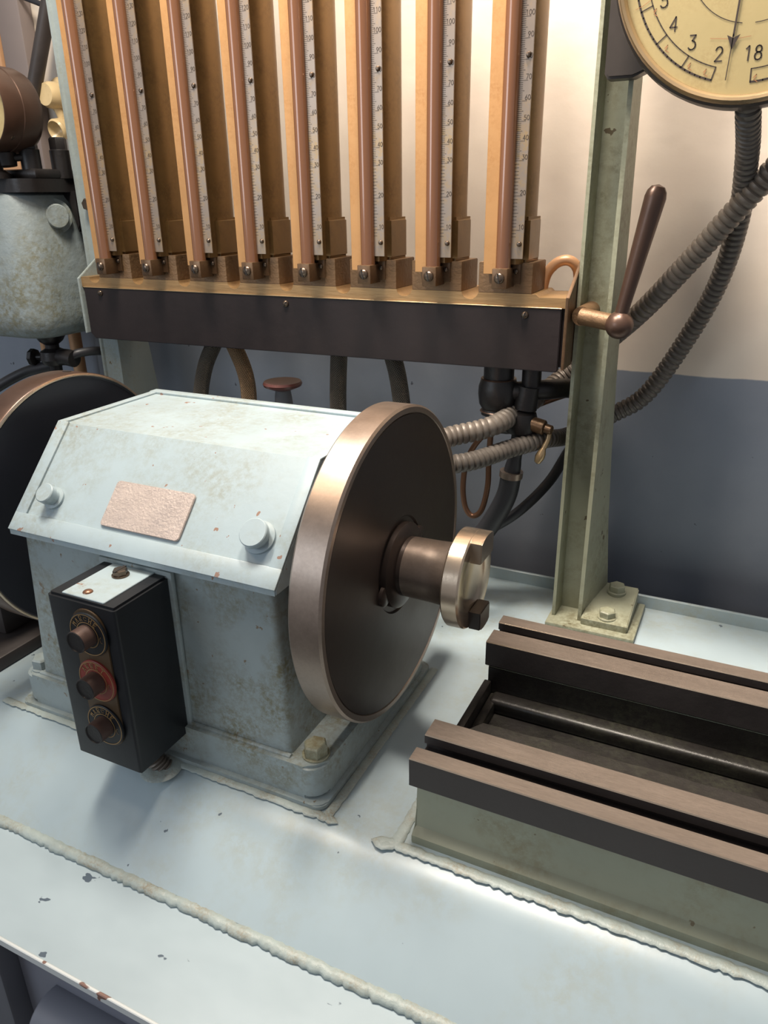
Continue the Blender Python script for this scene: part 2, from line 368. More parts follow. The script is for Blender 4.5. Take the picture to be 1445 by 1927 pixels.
# ------------------------------------------------------------------ bench
bench = thing('test_bench', 'pale blue painted steel test bench carrying the machine, with a rounded front and lower tray', 'bench', (-0.5, 0.8, 0))
prof = [(1.206, .85), (.572, .85)]
for i in range(1, 9):
    a = D(36)*i/8; prof.append((.572-.075*math.sin(a), .85-.075*(1-math.cos(a))))
prof += [(.452, .781), (.452, .775), (.50, .775)]
for i in range(8, -1, -1):
    a = D(36)*i/8; prof.append((.572-.069*math.sin(a), .844-.069*(1-math.cos(a))))
prof += [(1.206, .844)]
b = MB(); b.prism(prof, -2.2, 1.2, lambda p, q, t: Vector((t, p, q))); b.done('bed_plate', 'bench', bench)
b = MB(); b.box(-2.2, 1.2, .3345, .50, .768, .7745); b.done('tray', 'tray', bench)
b = MB(); b.box(-2.2, 1.2, .331, .3345, .765, .7755, .0008, 1); b.done('tray_edge', 'edge', bench)
b = MB(); b.box(-2.2, 1.2, 1.204, 1.210, .844, .872, .001, 1); b.done('back_lip', 'bench', bench)
b = MB(); b.box(-2.2, 1.2, .360, .372, .12, .768); b.done('front_panel', 'cabinet', bench)
b = MB(); b.box(-.98, -.655, .335, .362, .10, .755, .004); b.done('frame_post', 'cabinet_dark', bench)
b = MB(); b.box(-2.2, 1.2, 1.18, 1.2, 0, .844); b.box(-2.2, -2.18, .372, 1.18, 0, .76); b.box(1.18, 1.2, .372, 1.18, 0, .76); b.box(-2.1, 1.1, .42, 1.18, 0, .12); b.done('cabinet_body', 'cabinet_dark', bench)
def bead(name, pts, r, parent, seed, step=.0045):
    rnd = random.Random(seed); P = resample(pts, step); b = MB(); rr = [r*rnd.uniform(.9, 1.12) for _ in P]
    zc = P[0].z; P = [p+Vector((0, rnd.uniform(-.2, .2)*r, 0)) for p in P]
    L = [0]
    b.tube([p[:] for p in P], (lambda it: (lambda d: next(it)))(iter([rr[0]]+rr+rr)), n=9, sub=1)
    for v in b.bm.verts: v.co.z = zc+(v.co.z-zc)*(0.75 if name == 'seam_weld' else 0.28)
    return b.done(name, 'bead', parent, sharp=80)
bead('seam_weld', [(-2.2, .4485, .7765), (-1, .4485, .7765), (0, .4485, .7765), (1.2, .4485, .7765)], .0078, bench, 1)

b = MB(); b.cyl((-.60, .348, .655), (-.44, .348, .655), .034, n=32, ch=.003); b.box(-.575, -.565, .345, .362, .645, .665); b.box(-.475, -.465, .345, .362, .645, .665)
tag(b.done('pipe', 'cabinet'), 'short grey pipe end lying along the cabinet front under the tray', 'pipe')

# ------------------------------------------------------------------ headstock
hs = thing('headstock', 'pale blue iron headstock with a sloping lid, left of the bright disc', 'machine', (-.607, .735, .85))
b = MB(); b.prism(rrect(-.852, -.362, .566, .890, .014), .850, .8575, lambda p, q, t: Vector((p, q, t)), .0015); b.done('base_lip', 'head', hs)
b = MB(); b.prism(rrect(-.846, -.368, .5725, .884, .022), .8575, .903, lambda p, q, t: Vector((p, q, t)), .004); b.done('base_flange', 'head', hs)
bb = MB(); n0 = rrect(-.814, -.412, .583, .884, .008, 3); n1 = rrect(-.800, -.424, .588, .880, .008, 3)
A = [bb.bm.verts.new((x, y, .902)) for x, y in n0]; Bv = [bb.bm.verts.new((x, y, 1.124)) for x, y in n1]
bb._new([bb.bm.faces.new((A[i], A[(i+1) % len(A)], Bv[(i+1) % len(A)], Bv[i])) for i in range(len(A))]+[bb.bm.faces.new(A[::-1]), bb.bm.faces.new(Bv)])
bb.done('body', 'head', hs)
# bead where the body meets the flange
b = MB(); b.tube([(-.815, .5815, .903), (-.6, .5815, .903), (-.411, .5815, .903)], .0035, n=10, sub=2); b.done('fillet', 'head', hs)
# lid
lidp = [(.572, 1.119), (.572, 1.125), (.676, 1.236), (.862, 1.236), (.902, 1.190), (.902, 1.119)]
b = MB(); b.prism(lidp, -.803, -.408, lambda p, q, t: Vector((t, p, q)), .0012); lid = b.done('lid', 'cover', hs)
SV = Vector((0, .104, .111)).normalized(); SN = Vector((0, -SV.z, SV.y)); SO = Vector((0, .572, 1.125))
smt = Matrix((Vector((1, 0, 0)), SV, SN)).transposed().to_4x4(); smt.translation = SO
SL = .1521
b = MB(); b.box(-.803, -.408, 0, .024, -.001, .0028, .001, 2, smt)
b.box(-.803, -.7845, .023, SL+.0015, -.001, .0028, .001, 2, smt); b.box(-.4245, -.408, .023, SL+.0015, -.001, .0028, .001, 2, smt)
b.box(-.803, -.7905, .676, .862, 1.2355, 1.2385, .001); b.box(-.4205, -.408, .676, .862, 1.2355, 1.2385, .001); b.box(-.803, -.408, .846, .862, 1.2355, 1.2395, .0012)
b.done('lid_border', 'cover', lid)
b = MB(); b.prism(rrect(-.6655, -.548, .029, .0875, .005, 4), .0, .0032, lambda p, q, t: smt @ Vector((p, q, t)), .0006); b.done('nameplate', 'plate', lid)
for x, v, r, L in ((-.752, .050, .0125, .020), (-.448, .053, .0165, .018)):
    c = smt @ Vector((x, v, 0)); b = MB()
    b.lathe([(r*1.15, 0), (r*1.15, .003), (r*.82, .004), (r*.82, L*.55), (r, L*.6), (r, L-.001), (r-.001, L)], c, SN, 32); b.done('lid_knob', 'cover', lid)
for x, y in ((-.387, .598), (-.824, .594), (-.387, .862)):
    b = MB(); b.cyl((x, y, .902), (x, y, .9055), .0165, n=28, ch=.0008); b.hexa((x, y, .9055), (0, 0, 1), .0145, .014, rot=.4)
    b.done('hold_down_bolt', 'railbase' if x > -.5 else 'head', hs)
b = MB(); b.lathe([(.062, -.424), (.062, -.402), (.045, -.400), (.045, -.379)], (0, .735, 1.098), (1, 0, 0), 40); b.done('bearing_cap', 'black', hs)
bead('base_bead', [(-.88, .563, .851), (-.6, .563, .851), (-.365, .563, .851), (-.356, .572, .851), (-.356, .7, .851), (-.356, .885, .851)], .0058, hs, 3)

# ------------------------------------------------------------------ driven disc, hub and claw coupling (one turning unit)
dc = Vector((0, .735, 1.0965))
dk = thing('drive_disc', 'large bright-rimmed steel disc with a dark face at the right end of the headstock', 'disc', (-.36, .735, 1.0965))
R0 = .1895
b = MB(); b.lathe([(R0-.05, -.379), (R0-.003, -.379), (R0, -.376), (R0, -.3425), (R0-.0025, -.340), (R0-.0085, -.340), (R0-.0095, -.342), (R0-.05, -.342)], dc, (1, 0, 0), 128, close=False); b.done('rim', 'steel', dk)
b = MB(); b.lathe([(R0-.0094, -.3425), (R0-.0105, -.3405), (.060, -.3405), (.058, -.343), (.05, -.343)], dc, (1, 0, 0), 128, close=False); b.done('face', 'dark_face', dk)
b = MB(); b.lathe([(.05, -.378), (.052, -.344), (.052, -.335), (.046, -.332), (.036, -.331), (.036, -.325), (.034, -.323)], dc, (1, 0, 0), 64); b.done('hub', 'dark_face', dk)
b = MB(); b.lathe([(.036, -.326), (.0365, -.295), (.0375, -.277), (.042, -.268), (.046, -.266)], dc, (1, 0, 0), 64); b.done('shaft_sleeve', 'steel', dk)
for a in (D(20), D(200)):
    b = MB(); c = dc+Vector((-.3405, .052*math.cos(a), .052*math.sin(a))); b.lathe([(.013, 0), (.013, .004), (.011, .005)], c, (1, 0, 0), 20); b.done('hub_boss', 'dark_face', dk)
cp = MB()
cp.lathe([(.030, -.270), (.056, -.268), (.058, -.266), (.058, -.249), (.0565, -.247), (.040, -.247), (.036, -.249), (.030, -.252), (.0, -.252)], dc, (1, 0, 0), 96, close=False)
coup = cp.done('coupling_flange', 'steel_edge', dk)
def claw(sg):
    b = MB(); pts = []
    w = .021 if sg > 0 else .017
    a = math.asin(w/.058); ri = .030 if sg > 0 else .034; pts = [(sg*ri, -w), (sg*ri, w)]
    arcp = [(sg*.058*math.cos(t), .058*math.sin(t)) for t in [a-2*a*i/6 for i in range(7)]]
    pts += arcp
    b.prism(pts, -.248, -.2335, lambda p, q, t: dc+Vector((t, q*math.cos(.15)-p*math.sin(.15)*0, p)) , .001)
    return b
for sg in (1, -1):
    claw(sg).done('claw', 'casing' if sg < 0 else 'steel_edge', coup)  # upper claw bright, lower one dark: light from above put into their colours

# ------------------------------------------------------------------ left disc and motor
ld = thing('coupling_disc', 'large dark disc with a thin bright edge behind the left end of the headstock', 'disc', (-.875, .738, 1.097))
lc = Vector((0, .738, 1.097)); R1 = .184
b = MB(); b.lathe([(.05, -.895), (R1-.004, -.895), (R1, -.892), (R1, -.853), (R1-.001, -.8515)], lc, (1, 0, 0), 128, close=False); b.done('rim', 'bronze_dark', ld)
b = MB(); b.lathe([(R1-.001, -.8515), (R1-.003, -.8500), (R1-.0045, -.8500)], lc, (1, 0, 0), 128, close=False); b.done('bright_edge', 'steel_edge', ld)
b = MB(); b.lathe([(R1-.0045, -.8500), (R1-.007, -.852), (.03, -.852), (.03, -.815), (0, -.815)], lc, (1, 0, 0), 128, close=False); b.done('face', 'left_face', ld)
for a in (D(82), D(10), D(150)):
    b = MB(); n = Vector((0, math.cos(a), math.sin(a))); b.lathe([(.006, 0), (.006, .0008), (0, .0008)], lc+Vector((-.873, 0, 0))+n*(R1-.0002), n, 16); b.done('balance_hole', 'slot', ld)
mo = thing('drive_motor', 'dark grey motor on a bolted plinth at the left edge behind the dark disc', 'motor', (-1.25, .74, .85))
b = MB(); b.box(-1.6, -.945, .60, .885, .85, .872, .004); b.done('plinth', 'rail_dark', mo)
b = MB(); b.box(-1.55, -.99, .66, .83, .871, .93, .008); b.done('pedestal', 'rail_dark', mo)
b = MB(); b.lathe([(.09, -1.5), (.135, -1.48), (.135, -.97), (.11, -.955), (.05, -.95), (.05, -.90)], (0, .738, 1.06), (1, 0, 0), 48); b.done('motor_shell', 'black', mo)

# ------------------------------------------------------------------ push-button station
cb = thing('push_button_station', 'black three-button start and stop control box hung on the front of the headstock', 'control box', (-.607, .54, .885))
b = MB(); b.prism(rrect(-.6565, -.5585, .4945, .580, .004, 3), .890, 1.108, lambda p, q, t: Vector((p, q, t)), .003); b.done('housing', 'bakelite', cb)
b = MB(); b.box(-.6635, -.5535, .578, .5845, .878, 1.113, .002); b.done('back_plate', 'head', cb)
b = MB(); b.box(-.638, -.577, .4995, .578, 1.107, 1.1095, .0006, 1); b.done('top_plate', 'cover', cb)
b = MB(); b.lathe([(.010, 0), (.010, .0015), (.008, .002)], (-.607, .556, 1.1095), (0, 0, 1), 20); b.hexa((-.607, .556, 1.111), (0, 0, 1), .0085, .0065, rot=.3)
b.m(1).box(-.609, -.6055, .547, .565, 1.1165, 1.1178); b.done('hex_screw', ['screw', 'slot'], cb)
b = MB(); b.dome((-.611, .511, 1.1093), (0, 0, 1), .0058, .003); b.done('cover_screw', 'copper', cb)
b = MB(); b.box(-.640, -.575, .500, .572, .886, .8905, .001); b.done('bottom_plate', 'casing', cb)
b = MB(); b.prism(rrect(-.6215, -.5745, .923, 1.100, .022, 8), .4945, .4925, lambda p, q, t: Vector((p, t, q)), .0003); lp = b.done('label_plate', 'brownplate', cb)
def ring_mesh(b, cx, cz, r0, r1, y0, y1, n=48, k=(1.0,)):
    for i in range(n):
        a, c = 2*PI*i/n, 2*PI*(i+1)/n
        q = [Vector((cx+r*math.cos(t), y1, cz+r*math.sin(t))) for r, t in ((r0, a), (r1, a), (r1, c), (r0, c))]
        f = b.bm.faces.new([b.bm.verts.new(v) for v in q]); b._new([f])
for i, (cz, txt, pm) in enumerate(((1.0706, 'MARCHE', 'bakelite'), (1.0108, 'ARRET', 'redplate'), (.9512, 'MARCHE', 'bakelite'))):
    cx = -.598
    b = MB(); b.lathe([(.0262, 0), (.0262, .0022), (.0255, .0028), (.0, .0028)], (cx, .4925, cz), (0, -1, 0), 48); rp = b.done('ring_plate', pm, cb)
    b = MB(); ring_mesh(b, cx, cz, .0242, .0252, 0, .4893); ring_mesh(b, cx, cz, .0148, .0158, 0, .4893)
    hgt = .0062; step = D(20 if len(txt) > 5 else 22)
    for j, ch in enumerate(txt):
        a = D(98)-(j-(len(txt)-1)/2)*step
        for ln in GL[ch]:
            pts = []
            for gx, gz in ln:
                rr = .0171+gz*hgt; aa = a-(gx-.3)*hgt*0.95/.0198; pts.append((cx+rr*math.cos(aa), cz+rr*math.sin(aa)))
            b.stroke([pts], .0009, XZ(.4892))
    b.stroke([[(cx+.0195+.002*math.cos(t), cz-.002+.0035*math.sin(t)) for t in [D(90+22*q) for q in range(10)]]], .0007, XZ(.4892))
    b.done('lettering', 'gold', rp)
    b = MB(); b.lathe([(.0128, .000), (.0128, .017), (.0122, .0178), (.0112, .0178), (.0108, .0168), (0, .0165)], (cx, .4897, cz), (0, -1, 0), 40)
    for f in b.bm.faces:
        if f.calc_center_median().y < .4732: f.material_index = 1
    b.done('push_button', ['button', 'black'], cb)
b = MB(); P = resample([(-.600, .545, .892), (-.598, .545, .875), (-.590, .548, .860), (-.580, .552, .846)], .0012)
b.tube([p[:] for p in P], lambda d: .0115+.0016*math.sin(d*2*PI/.0048), n=20, sub=1); b.done('cable_conduit', 'conduit', cb)
b = MB(); b.lathe([(.026, .0005), (.024, .002), (.017, .0035), (.013, .0035)], (-.583, .548, .850), (0, -.05, 1), 24); b.done('cable_grommet', 'bead', cb)

# ------------------------------------------------------------------ slotted rails on their base casting
rb = thing('slotted_bed', 'long machine bed with two slotted steel rails over a dark trough, at the lower right', 'machine bed', (.15, .737, .85))
X0, X1 = -.2585, .62
def rail(name, ya, yb, yc, yd, wide_front):
    zt, zb = .960, .922; e = .0011
    sl = .011
    pts = [(ya, zb+.003), (ya+.003, zb), (yd-.003, zb), (yd, zb+.003), (yd, zt-e), (yd-e, zt), (yc+e, zt), (yc, zt-e), (yc, zt-sl), (yc+.006, zt-sl), (yc+.006, zt-sl-.009), (yb-.006, zt-sl-.009), (yb-.006, zt-sl), (yb, zt-sl), (yb, zt-e), (yb-e, zt), (ya+e, zt), (ya, zt-e)]
    b = MB(); b.prism(pts, X0, X1, lambda p, q, t: Vector((t, p, q)))
    for f in b.bm.faces:
        c = f.calc_center_median(); f.normal_update()
        f.material_index = 2 if (f.normal.z > .3 and f.normal.y < -.3) else (0 if c.z > zt-.0005 else 1)  # sides get darker steel than the tops: shade put into the colour
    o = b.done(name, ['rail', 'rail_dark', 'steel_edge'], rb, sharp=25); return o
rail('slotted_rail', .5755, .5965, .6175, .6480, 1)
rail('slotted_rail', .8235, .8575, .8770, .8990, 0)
b = MB()
b.prism([(.588, .922), (.586, .885), (.582, .866), (.572, .860), (.572, .850), (.645, .850), (.645, .922)], -.2545, X1, lambda p, q, t: Vector((t, p, q)), .001)
b.prism([(.8255, .922), (.8255, .850), (.897, .850), (.897, .860), (.890, .866), (.888, .922)], -.2545, X1, lambda p, q, t: Vector((t, p, q)), .001); b.done('base_casting', 'railbase', rb)
b = MB(); b.box(-.2545, X1, .645, .8255, .850, .868)
b.box(-.2585, -.2485, .660, .8235, .851, .902, .002); b.box(-.249, -.236, .660, .8235, .851, .885, .004)
b.box(-.245, X1, .800, .8255, .866, .888, .006, 3)
b.box(-.2535, X1, .8238, .8256, .866, .9215); b.box(-.2535, X1, .6440, .6462, .866, .9215)  # thin dark liner sheets added over the green base to darken the trough
b.done('trough', 'trough', rb)
b = MB(); rr = random.Random(4); P = [(x, .688+rr.uniform(-.0012, .0012)) for x in [-.215+i*.012 for i in range(70)]]
pts = [(-.235, .646), (-.228, .668)]+P+[(.62, .646)]
b.prism([(p[0], p[1]) for p in pts], .936, .9405, lambda p, q, t: Vector((p, q, t)), .0006); b.done('inner_ledge', 'trough', rb)
bead('base_bead', [(-.268, .9, .851), (-.268, .7, .851), (-.268, .568, .851), (-.26, .561, .851), (.1, .561, .851), (.62, .561, .851)], .0066, rb, 5)

# ------------------------------------------------------------------ posts
def post(x0, matn, lab, wy=1.138):
    t = thing('post', lab, 'post', (x0+.025, 1.14, .85), 'channel posts of the gauge frame')
    zs = [(.85, 1.197, .022), (1.00, 1.193, .010), (1.12, 1.190, .004), (1.26, 1.176, .001), (1.64, 1.146, 0), (2.1, 1.140, 0)]
    b = MB(); rings = []
    for z, yb, fl in zs:
        L, R = x0, x0+.048; rings.append([b.bm.verts.new(v+Vector((0, 0, z))) for v in map(Vector, (
            (L, 1.100, 0), (L+.005, 1.100, 0), (L+.007, wy, 0), (R-.008, wy, 0), (R-.006, 1.100, 0), (R, 1.100, 0), (R+.003+fl, yb, 0), (R-.006+fl, yb, 0), (R-.008, wy+.01, 0), (L+.008, wy+.01, 0), (L+.006, yb, 0), (L, yb, 0)))])
    fs = []
    for A, Bq in zip(rings, rings[1:]):
        for i in range(12): fs.append(b.bm.faces.new((A[i], A[(i+1) % 12], Bq[(i+1) % 12], Bq[i])))
    fs += [b.bm.faces.new(rings[0][::-1]), b.bm.faces.new(rings[-1])]; b._new(fs)
    o = b.done('channel', matn, t)
    return t
pr = post(-.235, 'olive', 'tall olive green channel post to the right of the gauge tubes, on the bench')
pl = post(-1.155, 'pale_post', 'tall pale blue channel post at the left end of the gauge tubes', 1.1035)
b = MB(); b.box(-.240, -.100, 1.075, 1.200, .850, .859, .002); b.done('foot_plate', 'olive', pr)
b = MB(); b.prism([(1.09, .859), (1.196, .859), (1.196, .888), (1.09, .870)], -.186, -.113, lambda p, q, t: Vector((t, p, q)), .0015); b.done('foot', 'olive', pr)
for (x, y, z) in ((-.146, 1.175, .886), (-.148, 1.108, .872)):
    b = MB(); b.cyl((x, y, z-.008), (x, y, z+.002), .0155, n=24, ch=.001); b.hexa((x, y, z+.002), (0, 0, 1), .0135, .011); b.done('foot_bolt', 'olive', pr)
b = MB(); b.box(-1.18, -1.04, 1.08, 1.20, .850, .862, .002); b.done('foot_plate', 'pale_post', pl)
b = MB(); b.cyl((-1.126, 1.104, 1.497), (-1.126, 1.100, 1.497), .011, n=20); b.hexa((-1.126, 1.100, 1.497), (0, -1, 0), .0105, .010); b.done('hex_bolt', 'screw', pl)

# ------------------------------------------------------------------ manifold bar
bar = thing('manifold_bar', 'long brass manifold with a black front plate carrying the eight gauge tubes', 'manifold', (-.685, 1.09, 1.27))
top = [(-1.1335, 1.3745)]
for k in range(7, -1, -1):
    xc = -.3795-.103*k
    if k < 8 and k >= 1 or k == 0: top += [(xc-.0115*0-.0125, 1.3745)]+[(xc-.0125*math.cos(t), 1.3745-.0100*math.sin(t)) for t in [PI*i/8 for i in range(1, 8)]]+[(xc+.0125, 1.3745)]
top += [(-.284, 1.3745), (-.279, 1.3705), (-.2405, 1.3705)]
outline = top+[(-.2405, 1.357), (-1.1335, 1.357)]
b = MB(); b.prism(outline, 1.0600, 1.150, lambda p, q, t: Vector((p, t, q)), 0); b.done('brass_bed', 'brass_bar', bar)
b = MB(); b.box(-1.128, -.2455, 1.0565, 1.0610, 1.3563, 1.3577, .0003, 1); b.done('plate_edge', 'bezel', bar)
b = MB(); b.box(-1.1335, -.2405, 1.064, 1.145, 1.276, 1.3572); b.done('manifold_body', 'blackbar', bar)
b = MB(); pl_out = [(-1.128, 1.3565), (-.2455, 1.3565), (-.2455, 1.272), (-.248, 1.2695), (-1.118, 1.2645), (-1.128, 1.274)]
b.prism(pl_out, 1.0575, 1.0645, lambda p, q, t: Vector((p, t, q)), .0012); b.done('front_plate', 'blackbar', bar)
for x, z in ((-1.088, 1.3475), (-.2965, 1.3465), (-.690, 1.3455)):
    b = MB(); b.screw((x, 1.0575, z), (0, -1, 0), .0052, .0045, ang=x*9); b.done('plate_screw', ['screw', 'slot'], bar)
ear = [(1.0545, 1.274), (1.0545, 1.3720), (1.128, 1.4185), (1.137, 1.4185), (1.137, 1.300), (1.10, 1.274)]
b = MB(); b.prism(ear, -.2405, -.2360, lambda p, q, t: Vector((t, p, q)), .0008); b.done('end_bracket', 'bronze', bar)
b = MB(); b.prism(ear, -1.1385, -1.1335, lambda p, q, t: Vector((t, p, q)), .0008); b.done('end_bracket', 'pale_post', bar)
b = MB(); b.box(-1.1335, -1.079, 1.136, 1.1375, 1.374, 1.4185); b.done('bracket_back', 'pale_post', bar)

# ------------------------------------------------------------------ eight gauge columns
def zt(v): return 1.416+.0042*v if v <= 30 else 1.542+.002262*(v-30)
ZTOP = 2.02
def make_column(x0):
    t = thing('gauge_column', 'x', 'gauge', (x0, 1.06, 1.3745), 'brass gauge columns on the manifold')
    b = MB(); b.prism(rrect(x0-.012, x0+.0655, 1.0602, 1.1280, .0012, 2), 1.3745, 1.4155, lambda p, q, t: Vector((p, q, t)), .0008)
    b.done('base_block', 'block_side', t)
    b = MB(); sec = [(x0+.010, 1.0475), (x0+.0445, 1.0475), (x0+.0490, 1.056), (x0+.0525, 1.068), (x0+.0548, 1.082), (x0+.0555, 1.096)]+arc(x0+.0335, 1.100, .022, 0, PI/2, 7)+arc(x0+.023, 1.100, .022, PI/2, PI, 7)+[(x0+.001, 1.085), (x0+.003, 1.06)]; b.prism(sec, 1.414, ZTOP, lambda p, q, t: Vector((p, q, t))); b.done('column_body', 'brass_body', t)
    b = MB(); sec = rrect(x0-.001, x0+.0585, 1.0605, 1.1265, .017, 6, (1, 1, 0, 0)); b.prism(sec, 1.4150, 1.4740, lambda p, q, t: Vector((p, q, t)), .0045); b.done('collar', 'brass_body', t)
    b = MB(); b.box(x0, x0+.0185, 1.0445, 1.0490, 1.4010, ZTOP, .0005, 1); b.done('face_bar', 'brass_face', t)
    b = MB(); b.lathe([(.0104, 1.405), (.0104, ZTOP)], (x0+.0287, 1.0420, 0), (0, 0, 1), 28); b.done('sight_tube', 'amber', t)
    b = MB(); b.box(x0+.0370, x0+.0550, 1.0428, 1.0446, 1.4215, ZTOP, .0003, 1); s = b.done('scale_plate', 'scale', t)
    b = MB(); xa = x0+.0374
    for v in range(8, 146):
        z = zt(v)
        if z > ZTOP: break
        ln = .0125 if v % 10 == 0 else (.0085 if v % 5 == 0 else .0065)
        b.stroke([[(xa, z), (xa+ln, z)]], .00055, XZ(1.04265))
    for v in range(10, 141, 10):
        b.stroke(word(str(v), x0+.0543, zt(v)+.0011, .0056, 'r', .86), .00068, XZ(1.04262))
    b.done('graduation', 'ink', s)
    for z in (1.4405, 1.660, 1.880):
        b = MB(); b.m(0).lathe([(.0035, 0), (.0033, .0015), (.0022, .003), (0, .0035)], (x0+.0495, 1.0428, z), (0, -1, 0), 16, close=False); b.done('scale_screw', 'screw', s)
    b = MB(); b.box(x0+.0180, x0+.0395, 1.0270, 1.0602, 1.3835, 1.4100, .0012); c = b.done('clamp_block', 'bronze', t)
    b = MB(); b.screw((x0+.0287, 1.0270, 1.3975), (0, -1, 0), .0072, .0052, ang=random.uniform(0, 3)); b.done('clamp_screw', ['screw', 'slot'], c)
    for xx, ww in ((x0+.0435, .0115), (x0+.0085, .0095)):
        b = MB(); z0 = 1.3875; b.prism([(xx-ww/2+.0018, z0), (xx+ww/2, z0), (xx+ww/2, 1.4210), (xx-ww/2, 1.4210), (xx-ww/2, 1.4000)], 1.0585, 1.0445 if False else 1.0560, lambda p, q, t: Vector((p, t, q)), .0004); tb = b.done('tab', 'bronze', t)
        b = MB(); b.screw((xx-.0005, 1.0560, 1.4045), (0, -1, 0), .0036, .0034, ang=random.uniform(0, 3)); b.done('tab_screw', ['screw', 'slot'], tb)
    return t
def dup(root, loc):
    r = root.copy(); COL.objects.link(r); r.location = loc
    for ch in list(root.children):
        c = ch.copy(); COL.objects.link(c); c.parent = r
        for g in list(ch.children):
            d = g.copy(); COL.objects.link(d); d.parent = c
    return r
ORD = ['rightmost brass gauge column, nearest the olive post, with amber tube and steel scale',
       'second brass gauge column from the right end of the manifold, with amber tube and steel scale',
       'third brass gauge column from the right end of the manifold',
       'fourth brass gauge column from the right end of the manifold',
       'fourth brass gauge column counted from the left pale post',
       'third brass gauge column counted from the left pale post',
       'second brass gauge column from the left pale post',
       'leftmost brass gauge column, right beside the pale blue post']
c0 = make_column(-.355); c0['label'] = ORD[0]
for k in range(1, 8):
    c = dup(c0, (-.355-.103*k, 1.06, 1.3745)); c['label'] = ORD[k]

# ------------------------------------------------------------------ big dial gauge
dg = thing('dial_gauge', 'large round cream dial gauge numbered from 2 to 18 on the post at top right', 'gauge', (-.056, 1.03, 1.732))
gc = (-.056, 0, 1.732)
def disc(b, prof, n=96): b.lathe([(r, -y) for r, y in prof], (gc[0], 0, gc[2]), (0, -1, 0), n, close=False)
b = MB(); disc(b, [(.05, 1.075), (.120, 1.075), (.140, 1.065), (.147, 1.045), (.148, 1.020), (.1465, 1.008), (.144, 1.006)]); b.done('casing', 'casing', dg)
b = MB(); disc(b, [(.144, 1.008), (.1435, 1.000), (.1405, .9955), (.1375, .9965), (.1345, 1.001), (.1345, 1.006)]); b.done('bezel', 'bezel', dg)
b = MB(); disc(b, [(.1348, 1.004), (0, 1.004)]); df = b.done('dial_face', 'dial', dg)
b = MB(); disc(b, [(.1345, 1.0005), (0, 1.0005)]); b.done('dial_glass', 'glass', dg)
b = MB(); Y = 1.0036; q = XZ(Y)
dcx, dcz = -.056, 1.7325
def pol(r, a): return (dcx-r*math.sin(a), dcz-r*math.cos(a))     # angle clockwise from straight down
A0, A1 = D(15.5), D(357)
for r, wd in ((.111, .0011), (.1235, .0020)): b.stroke([[pol(r, A0+(A1-A0)*i/120) for i in range(121)]], wd, q)
angs = [A0, D(32), D(49.5), D(67)]+[D(67)+(A1-D(67))*i/13 for i in range(1, 14)]
for a in angs: b.stroke([[pol(.111, a), pol(.1235, a)]], .0012, q)
b.stroke([[pol(.0685, D(8)+2*PI*.97*i/90) for i in range(91)]], .0008, q)
LAB = {2: (-.0845, 1.6310), 3: (-.1130, 1.6440), 4: (-.1345, 1.6630), 5: (-.1465, 1.6860), 18: (-.0505, 1.6295)}
for i in range(17):
    v = i+2
    if v in LAB: x, z = LAB[v]
    elif v == 17: x, z = -.021, 1.638
    else: x, z = pol(.094, angs[min(i, 16)]); z -= .006
    b.stroke(word(str(v), x, z, .0135, 'c', .9), .0014, q)
b.done('dial_markings', 'ink', df)
b = MB(); q = XZ(1.0034)
for x, z in ((-.115, 1.6285), (-.098, 1.6215), (-.141, 1.6475), (-.157, 1.683), (-.028, 1.622), (-.047, 1.613)):
    b.stroke([[(x, z), (x+.003, z+.003), (x+.001, z-.002), (x+.0045, z-.004)]], .0007, q)
b.stroke([[(-.176, 1.687), (-.168, 1.690), (-.160, 1.695)], [(-.095, 1.653), (-.070, 1.6505), (-.055, 1.652)]], .0005, q); b.done('pencil_marks', 'redink', df)['kind'] = 'stuff'
b = MB(); q = XZ(1.0024)
b.stroke([[(-.0690, 1.735), (-.0722, 1.653)]], .0020, q); b.stroke([[(-.0722, 1.655), (-.0742, 1.6125)]], .0010, q)
b._new([b.bm.faces.new([b.bm.verts.new(q(*p)) for p in ((-.0785, 1.6545), (-.0722, 1.6515), (-.0655, 1.6545), (-.0724, 1.6405))])]); b.done('needle', 'ink', dg)
b = MB(); b.prism([(-.2180, 1.92), (-.2180, 1.636), (-.2140, 1.630), (-.184, 1.630), (-.150, 1.645), (-.120, 1.66), (-.120, 1.92)], 1.070, 1.0995, lambda p, q, t: Vector((p, t, q)), .003); b.done('mounting_bracket', 'casing', dg)

# ------------------------------------------------------------------ lever
lv = thing('hand_lever', 'dark iron hand lever with a ball joint on the olive post, pointing upward', 'lever', (-.167, 1.06, 1.34))
b = MB(); b.cyl((-.167, 1.060, 1.340), (-.222, 1.075, 1.346), .0115, n=24); b.cyl((-.222, 1.0745, 1.346), (-.222, 1.139, 1.346), .013, n=24); b.done('shaft', 'block_side', lv)
b = MB(); b.lathe([(0, -.0185)]+[(.0185*math.cos(a), .0185*math.sin(a)) for a in [D(-80+20*i) for i in range(9)]]+[(0, .0185)], (-.167, 1.055, 1.340), (0, 0, 1), 32, close=False); b.done('ball_joint', 'bronze_dark', lv)
a0 = Vector((-.167, 1.055, 1.350)); a1 = Vector((-.139, 1.055, 1.500))
b = MB(); dd = (a1-a0); L = dd.length; b.lathe([(.0085, 0), (.0088, .02), (.0128, L*.88), (.0132, L-.004), (.0118, L+.003), (.0080, L+.0085), (0, L+.011)], a0, dd, 28, close=False); b.done('grip', 'bronze_dark', lv)

